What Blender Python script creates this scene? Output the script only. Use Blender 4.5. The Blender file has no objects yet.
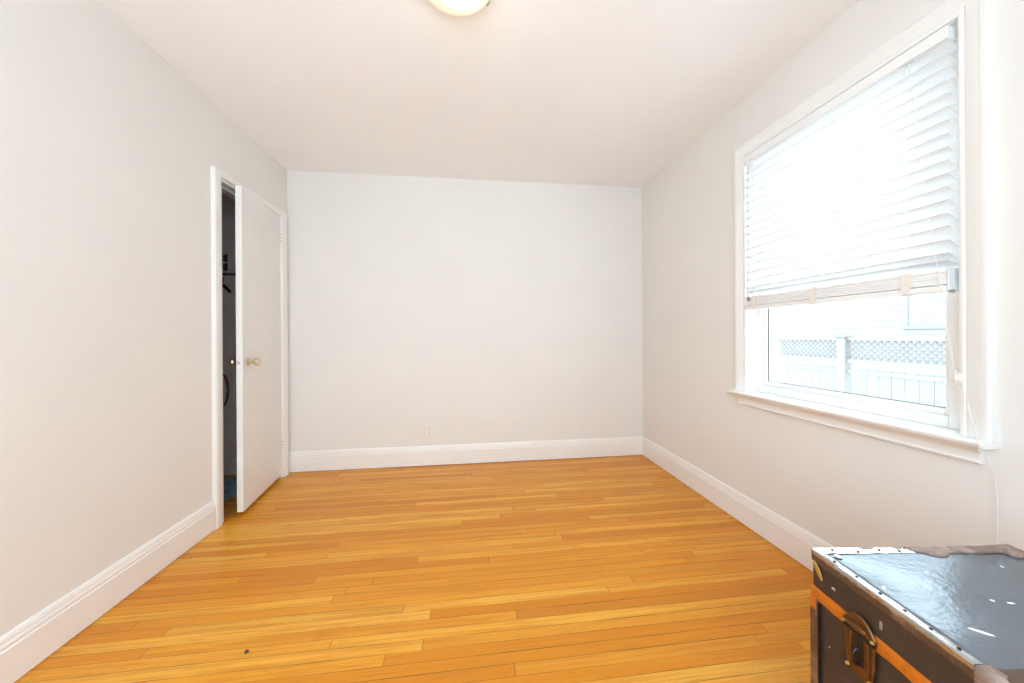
import bpy, bmesh, math, random
from mathutils import Vector, Matrix
random.seed(7)
R = math.radians
scene = bpy.context.scene
COL = scene.collection

# ------------------------------------------------------------------ room size
EYE = 1.0927                      # camera height
XL, XR, YB, YF, H = -1.456, 1.5716, 3.0298, -0.75, 2.44

# ------------------------------------------------------------------ camera
cam = bpy.data.cameras.new('camera')
cam.sensor_width = 36.0
cam.lens = 350.0 / 1024 * 36
cam.shift_y = -5.84 / 1024
cam.clip_start = 0.02
co = bpy.data.objects.new('camera', cam)
COL.objects.link(co)
yaw, roll = 0.1212, -0.0061
Rv, Dv, Fv = Vector((math.cos(yaw), -math.sin(yaw), 0)), Vector((0, 0, -1)), Vector((math.sin(yaw), math.cos(yaw), 0))
rx = math.cos(roll) * Rv - math.sin(roll) * Dv
dn = math.sin(roll) * Rv + math.cos(roll) * Dv
m = Matrix((rx, -dn, -Fv)).transposed().to_4x4()
m.translation = (0, 0, EYE)
co.matrix_world = m
scene.camera = co

# ------------------------------------------------------------------ world, lights, exposure
w = bpy.data.worlds.new('overcast_sky')
scene.world = w
w.use_nodes = True
bg = w.node_tree.nodes['Background']
bg.inputs['Color'].default_value = (0.82, 0.955, 1.035, 1)
bg.inputs['Strength'].default_value = 5.0

def area(name, loc, rot, sx, sy, power, color=(1, 1, 1), portal=False):
    l = bpy.data.lights.new(name, 'AREA')
    l.shape = 'RECTANGLE'; l.size = sx; l.size_y = sy; l.energy = power; l.color = color
    if portal:
        l.cycles.is_portal = True
    o = bpy.data.objects.new(name, l)
    COL.objects.link(o); o.location = loc; o.rotation_euler = rot
    return o
# added fill light, set in a made-up window opening behind the camera
area('rear_fill_light', (-0.27, YF - 0.06, 1.40), (R(90), 0, 0), 1.96, 1.55, 25.5, (0.665, 0.93, 1.13))
# guides the sky sampling through the side window
area('sky_portal', (XR + 0.24, 1.376, 1.43), (0, R(90), 0), 1.36, 0.90, 1, portal=True)

vs = scene.view_settings
vs.view_transform = 'Standard'; vs.look = 'None'; vs.gamma = 1.0; vs.use_curve_mapping = False
vs.exposure = 0.06
scene.cycles.max_bounces = 14
scene.cycles.diffuse_bounces = 8
scene.cycles.glossy_bounces = 5
scene.cycles.transmission_bounces = 8
scene.cycles.transparent_max_bounces = 24
scene.cycles.sample_clamp_indirect = 8.0
scene.cycles.caustics_reflective = False
scene.cycles.caustics_refractive = False

# ------------------------------------------------------------------ material helpers
class NT:
    def __init__(s, name):
        s.mat = bpy.data.materials.new(name); s.mat.use_nodes = True
        s.t = s.mat.node_tree; s.b = s.t.nodes['Principled BSDF']; s.out = s.t.nodes['Material Output']
    def n(s, typ, **kw):
        nd = s.t.nodes.new(typ)
        for k, v in kw.items(): setattr(nd, k, v)
        return nd
    def l(s, a, b): s.t.links.new(a, b)
    def put(s, sock, v):
        if hasattr(v, 'is_output') or isinstance(v, bpy.types.NodeSocket): s.l(v, sock)
        else: sock.default_value = v
    def m(s, op, a, b=None, c=None, clamp=False):
        nd = s.n('ShaderNodeMath', operation=op, use_clamp=clamp)
        s.put(nd.inputs[0], a)
        if b is not None: s.put(nd.inputs[1], b)
        if c is not None: s.put(nd.inputs[2], c)
        return nd.outputs[0]
    def mix(s, f, a, b, blend='MIX'):
        nd = s.n('ShaderNodeMix', data_type='RGBA', blend_type=blend)
        s.put(nd.inputs[0], f); s.put(nd.inputs[6], a); s.put(nd.inputs[7], b)
        return nd.outputs[2]
    def coord(s):
        return s.n('ShaderNodeTexCoord').outputs['Object']
    def sep(s, v):
        nd = s.n('ShaderNodeSeparateXYZ'); s.l(v, nd.inputs[0]); return nd.outputs
    def comb(s, x, y, z):
        nd = s.n('ShaderNodeCombineXYZ')
        for i, v in enumerate((x, y, z)): s.put(nd.inputs[i], v)
        return nd.outputs[0]
    def noise(s, vec, scale, detail=3, rough=0.5, dist=0.0):
        nd = s.n('ShaderNodeTexNoise'); s.l(vec, nd.inputs['Vector'])
        nd.inputs['Scale'].default_value = scale; nd.inputs['Detail'].default_value = detail
        nd.inputs['Roughness'].default_value = rough; nd.inputs['Distortion'].default_value = dist
        return nd.outputs['Fac']
    def ramp(s, f, stops):
        nd = s.n('ShaderNodeValToRGB'); s.l(f, nd.inputs[0]); e = nd.color_ramp.elements
        while len(e) < len(stops): e.new(0.5)
        for i, (p, c) in enumerate(stops):
            e[i].position = p; e[i].color = c if len(c) == 4 else (*c, 1)
        return nd.outputs[0]
    def bump(s, h, strength, dist=0.01):
        nd = s.n('ShaderNodeBump'); s.l(h, nd.inputs['Height'])
        nd.inputs['Strength'].default_value = strength; nd.inputs['Distance'].default_value = dist
        s.l(nd.outputs[0], s.b.inputs['Normal'])
    def set(s, **kw):
        for k, v in kw.items(): s.put(s.b.inputs[k.replace('_', ' ')], v)

def paint(name, c, rough=0.6, vary=0.02, scale=14, spec=0.3, bump=0.0, metal=0.0):
    t = NT(name); v = t.coord()
    f = t.noise(v, scale, 4)
    c2 = tuple(max(0, x * (1 - vary * 2)) for x in c)
    t.set(Base_Color=t.ramp(f, [(0.3, c2), (0.7, c)]), Roughness=rough, Metallic=metal)
    t.b.inputs['Specular IOR Level'].default_value = spec
    if bump: t.bump(t.noise(v, 160, 3), bump, 0.002)
    return t.mat

M = {}
M['wall'] = paint('wall_paint', (0.785, 0.765, 0.738), 0.75, 0.012, 3, 0.2, 0.04)
M['ceil'] = paint('ceiling_paint', (0.90, 0.905, 0.91), 0.85, 0.01, 3, 0.1)
M['trim'] = paint('gloss_white_trim', (0.85, 0.845, 0.83), 0.32, 0.012, 6, 0.45)
M['door'] = paint('door_paint', (0.82, 0.805, 0.785), 0.38, 0.02, 5, 0.45)
M['vinyl'] = paint('white_vinyl', (0.86, 0.86, 0.86), 0.35, 0.01, 5, 0.4)
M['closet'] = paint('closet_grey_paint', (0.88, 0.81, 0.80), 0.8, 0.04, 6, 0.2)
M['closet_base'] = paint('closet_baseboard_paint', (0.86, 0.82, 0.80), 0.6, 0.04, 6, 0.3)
M['plate'] = paint('painted_plate', (0.80, 0.765, 0.72), 0.45, 0.01, 30, 0.4)
M['slot'] = paint('outlet_slot_shadow', (0.15, 0.125, 0.10), 0.6, 0.02, 30)
M['brass'] = paint('worn_brass', (0.82, 0.74, 0.55), 0.28, 0.15, 40, 0.5, 0, 1.0)
M['nickel'] = paint('dull_nickel', (0.62, 0.60, 0.57), 0.3, 0.1, 40, 0.5, 0, 1.0)
M['greycap'] = paint('grey_plastic', (0.72, 0.745, 0.76), 0.4, 0.03, 30, 0.4)
M['tape'] = paint('beige_ladder_tape', (0.84, 0.80, 0.745), 0.8, 0.05, 60)
M['cordm'] = paint('white_cord', (0.80, 0.78, 0.75), 0.8, 0.03, 80)
M['wand'] = paint('clear_grey_wand', (0.62, 0.62, 0.62), 0.25, 0.02, 30, 0.5)
M['snow'] = paint('snow', (0.92, 0.93, 0.95), 0.9, 0.02, 1.5, 0.1, 0.1)
M['fence'] = paint('weathered_fence_paint', (0.285, 0.28, 0.275), 0.7, 0.03, 5)
M['lattice'] = paint('grey_lattice_wood', (0.235, 0.23, 0.225), 0.8, 0.05, 9)
M['siding'] = paint('pale_siding', (0.33, 0.325, 0.32), 0.7, 0.02, 4)
M['houseglass'] = paint('dull_house_window', (0.285, 0.28, 0.28), 0.2, 0.05, 4, 0.5)
M['roofm'] = paint('snowy_shingle', (0.80, 0.81, 0.83), 0.85, 0.05, 8)
M['bluecloth'] = paint('blue_grey_cloth', (0.34, 0.44, 0.56), 0.9, 0.18, 22)
M['darkwood'] = paint('dark_red_wood', (0.09, 0.022, 0.012), 0.4, 0.2, 30)
M['rail'] = paint('dark_steel_rail', (0.06, 0.055, 0.055), 0.5, 0.1, 30)
M['leather'] = paint('brown_leather_strap', (0.24, 0.10, 0.045), 0.35, 0.2, 30, 0.5)
M['debris'] = paint('dark_debris', (0.10, 0.075, 0.06), 0.8, 0.2, 200)

def slat_mat():
    t = NT('translucent_white_slat')
    d = t.n('ShaderNodeBsdfDiffuse'); d.inputs[0].default_value = (0.90, 0.90, 0.90, 1)
    tr = t.n('ShaderNodeBsdfTranslucent'); tr.inputs[0].default_value = (0.93, 0.94, 0.95, 1)
    mx = t.n('ShaderNodeMixShader'); mx.inputs[0].default_value = 0.46
    t.l(d.outputs[0], mx.inputs[1]); t.l(tr.outputs[0], mx.inputs[2])
    f = t.n('ShaderNodeBsdfGlossy'); f.inputs['Roughness'].default_value = 0.35
    m2 = t.n('ShaderNodeMixShader'); m2.inputs[0].default_value = 0.03
    t.l(mx.outputs[0], m2.inputs[1]); t.l(f.outputs[0], m2.inputs[2])
    t.l(m2.outputs[0], t.out.inputs[0])
    return t.mat
M['slat'] = slat_mat()

def glass_mat():
    t = NT('window_glass')
    tr = t.n('ShaderNodeBsdfTransparent'); tr.inputs[0].default_value = (0.97, 0.985, 0.98, 1)
    g = t.n('ShaderNodeBsdfGlossy'); g.inputs['Roughness'].default_value = 0.02
    fr = t.n('ShaderNodeFresnel'); fr.inputs[0].default_value = 1.45
    mx = t.n('ShaderNodeMixShader')
    geo = t.n('ShaderNodeNewGeometry')
    t.l(t.m('MULTIPLY', fr.outputs[0], t.m('SUBTRACT', 1.0, geo.outputs['Backfacing'])), mx.inputs[0]); t.l(tr.outputs[0], mx.inputs[1]); t.l(g.outputs[0], mx.inputs[2])
    t.l(mx.outputs[0], t.out.inputs[0])
    return t.mat
M['glass'] = glass_mat()

def lamp_glass():
    t = NT('frosted_lamp_glass')
    t.set(Base_Color=(0.93, 0.88, 0.78, 1), Roughness=0.22)
    t.b.inputs['Emission Color'].default_value = (1.0, 0.80, 0.50, 1)
    t.b.inputs['Emission Strength'].default_value = 0.20
    return t.mat
M['lampglass'] = lamp_glass()

def floor_mat():
    t = NT('honey_strip_oak'); v = t.coord(); x, y, z = t.sep(v)
    BW = 0.0445
    yy = t.m('DIVIDE', y, BW); row = t.m('FLOOR', yy); fy = t.m('FRACT', yy)
    wn = t.n('ShaderNodeTexWhiteNoise', noise_dimensions='1D'); t.l(row, wn.inputs['W'])
    off = t.m('MULTIPLY', wn.outputs['Value'], 9.7)
    wn2 = t.n('ShaderNodeTexWhiteNoise', noise_dimensions='1D'); t.l(t.m('ADD', row, 31.7), wn2.inputs['W'])
    ln = t.m('MULTIPLY_ADD', wn2.outputs['Value'], 1.3, 0.8)
    xs = t.m('DIVIDE', t.m('ADD', x, off), ln); colm = t.m('FLOOR', xs); fx = t.m('FRACT', xs)
    wn3 = t.n('ShaderNodeTexWhiteNoise', noise_dimensions='3D'); t.l(t.comb(row, colm, 3.0), wn3.inputs['Vector'])
    rid = wn3.outputs['Value']
    wn4 = t.n('ShaderNodeTexWhiteNoise', noise_dimensions='3D'); t.l(t.comb(row, colm, 11.0), wn4.inputs['Vector'])
    rid2 = wn4.outputs['Value']
    base = t.ramp(rid, [(0.0, (0.60, 0.195, 0.008)), (0.10, (0.69, 0.252, 0.013)), (0.5, (0.75, 0.305, 0.021)), (1.0, (0.81, 0.400, 0.052))])
    # straight grain
    gv = t.comb(t.m('MULTIPLY_ADD', x, 2.2, t.m('MULTIPLY', rid2, 40)), t.m('MULTIPLY', y, 70), t.m('MULTIPLY', rid, 30))
    g1 = t.noise(gv, 1.0, 5, 0.6, 0.4)
    c = t.mix(t.m('MULTIPLY', t.ramp(g1, [(0.46, (0, 0, 0)), (0.66, (1, 1, 1))]), 0.72), base, (0.57, 0.20, 0.012, 1))
    gv3 = t.comb(t.m('MULTIPLY_ADD', x, 5.0, t.m('MULTIPLY', rid, 31)), t.m('MULTIPLY', y, 190), t.m('MULTIPLY', rid2, 13))
    g3 = t.noise(gv3, 1.0, 3, 0.55)
    c = t.mix(t.m('MULTIPLY', t.ramp(g3, [(0.56, (0, 0, 0)), (0.70, (1, 1, 1))]), 0.55), c, (0.47, 0.150, 0.010, 1))
    # broad tone drift along a board
    gv2 = t.comb(t.m('MULTIPLY_ADD', x, 1.6, t.m('MULTIPLY', rid, 23)), t.m('MULTIPLY', y, 9), t.m('MULTIPLY', rid2, 17))
    g2 = t.noise(gv2, 1.0, 2)
    c = t.mix(t.m('MULTIPLY', t.ramp(g2, [(0.50, (0, 0, 0)), (0.68, (1, 1, 1))]), 0.40), c, (0.62, 0.205, 0.010, 1))
    g4 = t.noise(t.comb(t.m('MULTIPLY', x, 5), t.m('MULTIPLY_ADD', row, 3.7, t.m('MULTIPLY', y, 14)), rid), 1.0, 3, 0.6)
    c = t.mix(t.m('MULTIPLY', t.ramp(g4, [(0.64, (0, 0, 0)), (0.76, (1, 1, 1))]), 0.6), c, (0.56, 0.165, 0.008, 1))
    # cathedral figure on a few boards
    wv = t.n('ShaderNodeTexWave', wave_type='BANDS', bands_direction='X', wave_profile='SAW')
    t.l(t.comb(t.m('MULTIPLY_ADD', t.m('ABSOLUTE', t.m('SUBTRACT', fy, 0.5)), 1.2, t.m('MULTIPLY_ADD', x, 4.0, t.m('MULTIPLY', rid, 9))), t.m('MULTIPLY', y, 12), 0.0), wv.inputs['Vector'])
    wv.inputs['Scale'].default_value = 3.0; wv.inputs['Distortion'].default_value = 2.2; wv.inputs['Detail'].default_value = 2
    sel = t.m('GREATER_THAN', rid2, 0.80)
    c = t.mix(t.m('MULTIPLY', t.m('MULTIPLY', sel, t.ramp(wv.outputs['Fac'], [(0.55, (0, 0, 0)), (0.95, (1, 1, 1))])), 0.55), c, (0.43, 0.17, 0.03, 1))
    # joints
    gy = t.m('MULTIPLY', t.m('LESS_THAN', fy, 0.055), t.m('MULTIPLY', t.m('MULTIPLY_ADD', wn2.outputs['Value'], 0.5, 0.5), t.ramp(t.noise(t.comb(t.m('MULTIPLY', x, 2.5), t.m('MULTIPLY', row, 5.3), 0.0), 1.0, 3, 0.6), [(0.36, (0.25, 0.25, 0.25)), (0.62, (1, 1, 1))])))
    gx = t.m('MULTIPLY', t.m('LESS_THAN', t.m('MULTIPLY', fx, ln), 0.0022), 0.75)
    c = t.mix(t.m('MAXIMUM', gx, gy), c, (0.13, 0.045, 0.010, 1))
    t.set(Base_Color=c, Roughness=t.m('MULTIPLY_ADD', g1, 0.14, 0.27))
    t.b.inputs['Specular IOR Level'].default_value = 0.32
    t.bump(t.m('SUBTRACT', t.m('MULTIPLY', g1, 0.12), t.m('MAXIMUM', gx, gy)), 0.12, 0.002)
    return t.mat
M['floor'] = floor_mat()

def trunk_mat(name, dark, wornc, amount, rough0, rough1, chips=(0.62, 0.58, 0.52), streak=True, gloss=0, bmp=0.22):
    """old lacquered metal / canvas: dark ground, rubbed brown patches, small pale chips, fine scratches"""
    t = NT(name); v = t.coord(); x, y, z = t.sep(v)
    n1 = t.noise(v, 9, 6, 0.65, 0.6)
    c = t.mix(t.ramp(n1, [(0.62 - amount, (0, 0, 0)), (0.80 - amount, (1, 1, 1))]), (*dark, 1), (*wornc, 1))
    n2 = t.noise(v, 55, 4, 0.6)
    c = t.mix(t.m('MULTIPLY', t.ramp(n2, [(0.5, (0, 0, 0)), (0.75, (1, 1, 1))]), 0.5), c, (dark[0] * 0.45, dark[1] * 0.45, dark[2] * 0.45, 1))
    n3 = t.noise(v, 38, 2, 0.4)
    c = t.mix(t.ramp(n3, [(0.735, (0, 0, 0)), (0.76, (1, 1, 1))]), c, (*chips, 1))
    if streak:
        sv = t.comb(t.m('MULTIPLY', x, 7), t.m('MULTIPLY', y, 60), t.m('MULTIPLY', z, 60))
        n4 = t.noise(sv, 1.0, 3, 0.6, 0.8)
        c = t.mix(t.m('MULTIPLY', t.ramp(n4, [(0.66, (0, 0, 0)), (0.72, (1, 1, 1))]), 0.5), c, (*[0.6 * a + 0.1 for a in wornc], 1))
    n5 = t.noise(v, 6, 5, 0.7)
    t.set(Base_Color=c, Roughness=t.m('MULTIPLY_ADD', n5, rough1 - rough0, rough0))
    t.b.inputs['Specular IOR Level'].default_value = 0.55
    if gloss:
        t.b.inputs['IOR'].default_value = gloss; t.b.inputs['Specular Tint'].default_value = (0.82, 0.91, 1.0, 1)
    t.bump(t.m('ADD', n1, t.m('MULTIPLY', n2, 0.8)), bmp, 0.004)
    return t.mat
M['tk_side'] = trunk_mat('worn_brown_black_canvas', (0.038, 0.024, 0.019), (0.068, 0.037, 0.023), 0.10, 0.35, 0.7, streak=False)
M['tk_lid'] = trunk_mat('scuffed_black_lacquer', (0.030, 0.038, 0.056), (0.070, 0.078, 0.095), 0.04, 0.05, 0.36, (0.75, 0.74, 0.72), True, 2.75, 0.22)
M['tk_edge'] = trunk_mat('rubbed_brown_edging', (0.085, 0.044, 0.026), (0.26, 0.15, 0.10), 0.12, 0.25, 0.6)
M['tk_leather'] = trunk_mat('torn_pale_brown_edging', (0.20, 0.125, 0.10), (0.42, 0.31, 0.26), 0.18, 0.4, 0.8)
M['tk_orange'] = trunk_mat('worn_orange_paint', (0.54, 0.145, 0.008), (0.33, 0.085, 0.010), 0.12, 0.3, 0.6, (0.12, 0.06, 0.03), False)
M['tk_brass'] = trunk_mat('tarnished_brass', (0.15, 0.072, 0.026), (0.36, 0.18, 0.055), 0.08, 0.22, 0.5, (0.85, 0.72, 0.5), False)
M['tk_brass'].node_tree.nodes['Principled BSDF'].inputs['Metallic'].default_value = 0.75
M['tk_gold'] = trunk_mat('yellowed_brass_patch', (0.42, 0.22, 0.04), (0.55, 0.33, 0.08), 0.12, 0.3, 0.6, (0.2, 0.1, 0.04), False)
M['tk_dark'] = paint('black_recess', (0.015, 0.010, 0.008), 0.5, 0.1, 60)
M['tk_nail'] = paint('dark_nail_head', (0.05, 0.05, 0.055), 0.35, 0.2, 200, 0.5, 0, 0.8)
M['tk_pale'] = paint('bared_pale_metal', (0.80, 0.80, 0.79), 0.4, 0.05, 90, 0.5)
M['tk_rim'] = trunk_mat('bright_worn_rim', (0.50, 0.50, 0.51), (0.62, 0.60, 0.58), 0.12, 0.08, 0.34, (0.10, 0.08, 0.07), True, 0, 0.12)
M['tk_rim'].node_tree.nodes['Principled BSDF'].inputs['Metallic'].default_value = 0.9

# ------------------------------------------------------------------ mesh helpers
def B(): return bmesh.new()
def bx(bm, a, b):
    x0, y0, z0 = a; x1, y1, z1 = b
    x0, x1 = sorted((x0, x1)); y0, y1 = sorted((y0, y1)); z0, z1 = sorted((z0, z1))
    v = [bm.verts.new(p) for p in ((x0, y0, z0), (x1, y0, z0), (x1, y1, z0), (x0, y1, z0), (x0, y0, z1), (x1, y0, z1), (x1, y1, z1), (x0, y1, z1))]
    for f in ((0, 3, 2, 1), (4, 5, 6, 7), (0, 1, 5, 4), (1, 2, 6, 5), (2, 3, 7, 6), (3, 0, 4, 7)):
        bm.faces.new([v[i] for i in f])
    return bm
def ring_mesh(bm, rings, close=False, caps=True):
    """skin a list of equally long closed rings"""
    V = [[bm.verts.new(p) for p in r] for r in rings]
    n = len(V[0]); k = len(V)
    for i in range(k if close else k - 1):
        a, b = V[i], V[(i + 1) % k]
        for j in range(n):
            bm.faces.new((a[j], a[(j + 1) % n], b[(j + 1) % n], b[j]))
    if caps and not close:
        bm.faces.new(list(reversed(V[0]))); bm.faces.new(V[-1])
    return bm
def tube(bm, pts, r, n=10):
    pts = [Vector(p) for p in pts]; rings = []
    up = Vector((0, 0, 1))
    t0 = (pts[1] - pts[0]).normalized()
    if abs(t0.dot(up)) > 0.95: up = Vector((1, 0, 0))
    a = t0.cross(up).normalized()
    for i, p in enumerate(pts):
        t = (pts[min(i + 1, len(pts) - 1)] - pts[max(i - 1, 0)]).normalized()
        a = (a - t * a.dot(t)).normalized(); b = t.cross(a)
        rr = r[i] if isinstance(r, (list, tuple)) else r
        rings.append([p + rr * (math.cos(2 * math.pi * k / n) * a + math.sin(2 * math.pi * k / n) * b) for k in range(n)])
    return ring_mesh(bm, rings)
def lathe(bm, prof, axis='z', c=(0, 0, 0), n=40):
    """prof: list of (radius, height)"""
    rings = []
    for r, h in prof:
        q = []
        for k in range(n):
            t = 2 * math.pi * k / n; u, v = max(r, 1e-4) * math.cos(t), max(r, 1e-4) * math.sin(t)
            p = {'z': (u, v, h), 'x': (h, u, v), 'y': (v, h, u)}[axis]
            q.append(Vector(p) + Vector(c))
        rings.append(q)
    return ring_mesh(bm, rings)
def sweep(bm, prof, path, closed=False):
    """prof: (offset, depth) pairs; path: (point, offset_dir, depth_dir) stations"""
    rings = [[Vector(p) + a * Vector(od) + d * Vector(dd) for a, d in prof] for p, od, dd in path]
    return ring_mesh(bm, rings, close=closed)
def obj(name, bm, mat, parent=None, loc=(0, 0, 0), rz=0, bevel=0, seg=2, smooth=False):
    bmesh.ops.recalc_face_normals(bm, faces=bm.faces)
    me = bpy.data.meshes.new(name); bm.to_mesh(me); bm.free()
    me.materials.append(M[mat] if isinstance(mat, str) else mat)
    o = bpy.data.objects.new(name, me); COL.objects.link(o)
    o.location = loc; o.rotation_euler = (0, 0, rz)
    if parent: o.parent = parent
    if bevel:
        b = o.modifiers.new('bevel', 'BEVEL'); b.width = bevel; b.segments = seg; b.limit_method = 'ANGLE'; b.angle_limit = R(35)
        b.harden_normals = False
    if smooth or bevel:
        for p in me.polygons: p.use_smooth = True
        if not bevel or smooth:
            s = None
        me.set_sharp_from_angle(angle=R(40)) if not smooth == 'all' else None
    return o
def empty(name, loc=(0, 0, 0), rz=0):
    o = bpy.data.objects.new(name, None); COL.objects.link(o); o.location = loc; o.rotation_euler = (0, 0, rz)
    o.empty_display_size = 0.1
    return o
def tag(o, label=None, cat=None, group=None, kind=None):
    if label: o['label'] = label
    if cat: o['category'] = cat
    if group: o['group'] = group
    if kind: o['kind'] = kind
    return o
def wall_hole(name, axis, p, t, u0, u1, z0, z1, hole, mat):
    """wall slab on plane axis=p, thickness t (signed), spanning u and z, with one rectangular opening, as one closed mesh"""
    us = [u0, hole[0], hole[1], u1]; zs = [z0, hole[2], hole[3], z1]
    if hole[2] <= z0: zs = [z0, hole[3], z1]; hz = 0
    else: hz = 1
    bm = B(); V = {}
    def vt(i, k, s):
        key = (i, k, s)
        if key not in V:
            q = p + t * s
            V[key] = bm.verts.new((q, us[i], zs[k]) if axis == 'x' else (us[i], q, zs[k]))
        return V[key]
    solid = lambda i, k: 0 <= i < 3 and 0 <= k < len(zs) - 1 and not (i == 1 and k == hz)
    for i in range(3):
        for k in range(len(zs) - 1):
            if not solid(i, k): continue
            for s in (0, 1):
                bm.faces.new((vt(i, k, s), vt(i + 1, k, s), vt(i + 1, k + 1, s), vt(i, k + 1, s)))
            for di, dk, e in ((-1, 0, ((i, k), (i, k + 1))), (1, 0, ((i + 1, k), (i + 1, k + 1))), (0, -1, ((i, k), (i + 1, k))), (0, 1, ((i, k + 1), (i + 1, k + 1)))):
                if not solid(i + di, k + dk):
                    (a, b) = e
                    bm.faces.new((vt(*a, 0), vt(*b, 0), vt(*b, 1), vt(*a, 1)))
    return obj(name, bm, mat)
ST = dict(kind='structure')

# ================================================================== THE ROOM
WY0, WY1, WZ0, WZ1 = 0.943, 1.812, 0.765, 2.104        # side window opening
DY0, DY1, DZ = 2.270, 2.905, 2.022                      # closet doorway, clear
CX0, CX1, CY0, CY1 = -2.20, XL - 0.12, 1.75, 3.05       # closet
tag(obj('floor', bx(B(), (CX0 - 0.1, YF - 0.15, -0.08), (XR + 0.2, YB + 0.15, 0)), 'floor'), 'honey coloured strip wood floor of the room', 'floor', **ST)
tag(obj('ceiling', bx(B(), (CX0 - 0.1, YF - 0.15, H), (XR + 0.2, YB + 0.15, H + 0.1)), 'ceil'), 'plain off-white ceiling above the room', 'ceiling', **ST)
tag(obj('wall_back', bx(B(), (XL, YB, 0), (XR + 0.2, YB + 0.15, H)), 'wall'), 'plain cream wall across the far end', 'wall', **ST)
tag(wall_hole('wall_left', 'x', XL, -0.12, YF, YB + 0.02, 0, H, (DY0 - 0.02, DY1 + 0.02, 0, DZ + 0.02), 'wall'), 'cream wall holding the closet door', 'wall', **ST)
tag(wall_hole('wall_right', 'x', XR, 0.2, YF, YB, 0, H, (WY0 - 0.02, WY1 + 0.02, WZ0 - 0.025, WZ1 + 0.02), 'wall'), 'cream wall holding the window with the blind', 'wall', **ST)
tag(wall_hole('wall_front', 'y', YF, -0.15, CX0 - 0.1, XR + 0.2, 0, H, (-1.30, 0.76, 0.62, 2.18), 'wall'), 'wall behind the viewer with an added opening for the fill light', 'wall', **ST)
# closet shell
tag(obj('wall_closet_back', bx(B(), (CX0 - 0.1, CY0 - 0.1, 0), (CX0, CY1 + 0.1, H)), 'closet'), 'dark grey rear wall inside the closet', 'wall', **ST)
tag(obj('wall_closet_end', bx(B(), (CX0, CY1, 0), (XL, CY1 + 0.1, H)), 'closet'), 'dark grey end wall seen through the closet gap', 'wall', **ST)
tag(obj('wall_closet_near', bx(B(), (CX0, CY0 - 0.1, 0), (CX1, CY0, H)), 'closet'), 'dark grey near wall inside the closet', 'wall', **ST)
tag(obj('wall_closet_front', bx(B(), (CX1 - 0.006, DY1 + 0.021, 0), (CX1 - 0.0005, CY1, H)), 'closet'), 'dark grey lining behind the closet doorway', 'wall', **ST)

# baseboards: flat board with a stepped, rounded cap
BH = 0.165
bprof = [(0, 0.004), (0.018, 0.004), (0.018, BH - 0.045), (0.0155, BH - 0.041), (0.0155, BH - 0.030), (0.013, BH - 0.024), (0.0115, BH - 0.014), (0.0085, BH - 0.006), (0.005, BH), (0, BH)]
def base(name, p0, p1, out, label, mat='trim', prof=bprof):
    bm = B(); sweep(bm, prof, [(p0, out, (0, 0, 1)), (p1, out, (0, 0, 1))])
    return tag(obj(name, bm, mat), label, 'baseboard', **ST)
base('baseboard_left', (XL, YF, 0), (XL, DY0 - 0.088, 0), (1, 0, 0), 'white stepped baseboard running up to the closet door casing')
base('baseboard_back', (XL + 0.002, YB, 0), (XR, YB, 0), (0, -1, 0), 'white stepped baseboard along the far wall')
base('baseboard_right', (XR, YF, 0), (XR, YB - 0.004, 0), (-1, 0, 0), 'white stepped baseboard under the window wall')
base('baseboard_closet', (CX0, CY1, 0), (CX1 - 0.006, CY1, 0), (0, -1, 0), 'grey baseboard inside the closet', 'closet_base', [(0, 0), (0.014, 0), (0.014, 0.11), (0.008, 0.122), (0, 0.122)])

# closet doorway trim
d = tag(empty('trim_1', (XL, (DY0 + DY1) / 2, 0)), 'white painted casing around the closet doorway', 'trim', **ST)
o_ = (XL, (DY0 + DY1) / 2, 0)
def rel(p): return tuple(a - b for a, b in zip(p, o_))
cprof = [(0, 0), (0.010, 0), (0.014, 0.014), (0.020, 0.018), (0.060, 0.022), (0.072, 0.022), (0.078, 0.016), (0.078, 0)]
def mitred(yA, yB, zt, z0, prof, X, xd, headscale=1.0):
    """three-sided casing: profile offset runs outward from the opening, depth along xd"""
    s = headscale
    bm = B()
    sweep(bm, prof, [((X, yA, z0), (0, -1, 0), (xd, 0, 0)), ((X, yA, zt), (0, -1, s), (xd, 0, 0)),
                     ((X, yB, zt), (0, 1, s), (xd, 0, 0)), ((X, yB, z0), (0, 1, 0), (xd, 0, 0))])
    return bm
bm = mitred(DY0 - 0.010, DY1 + 0.004, DZ + 0.004, 0, cprof, XL, 1, 0.58)
bmesh.ops.translate(bm, verts=bm.verts, vec=Vector(o_) * -1)
obj('door_casing', bm, 'trim', d, bevel=0.001)
bm = B()
for a, b in (((XL - 0.12, DY0 - 0.02, 0), (XL + 0.002, DY0, DZ)), ((XL - 0.12, DY1, 0), (XL + 0.002, DY1 + 0.02, DZ)), ((XL - 0.12, DY0 - 0.02, DZ), (XL + 0.002, DY1 + 0.02, DZ + 0.02))):
    bx(bm, rel(a), rel(b))
obj('door_jamb', bm, 'trim', d)
bm = B()
for a, b in (((XL - 0.075, DY0, 0), (XL - 0.042, DY0 + 0.012, DZ)), ((XL - 0.075, DY1 - 0.012, 0), (XL - 0.042, DY1, DZ)), ((XL - 0.075, DY0 + 0.012, DZ - 0.012), (XL - 0.042, DY1 - 0.012, DZ))):
    bx(bm, rel(a), rel(b))
obj('door_stop', bm, 'trim', d, bevel=0.001)
bm = bx(B(), rel((XL - 0.036, DY0 - 0.0005, 0.90)), rel((XL - 0.012, DY0 + 0.0015, 0.965)))
tag(obj('strike_plate', bm, 'nickel', d), 'dull metal strike plate')

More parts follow.
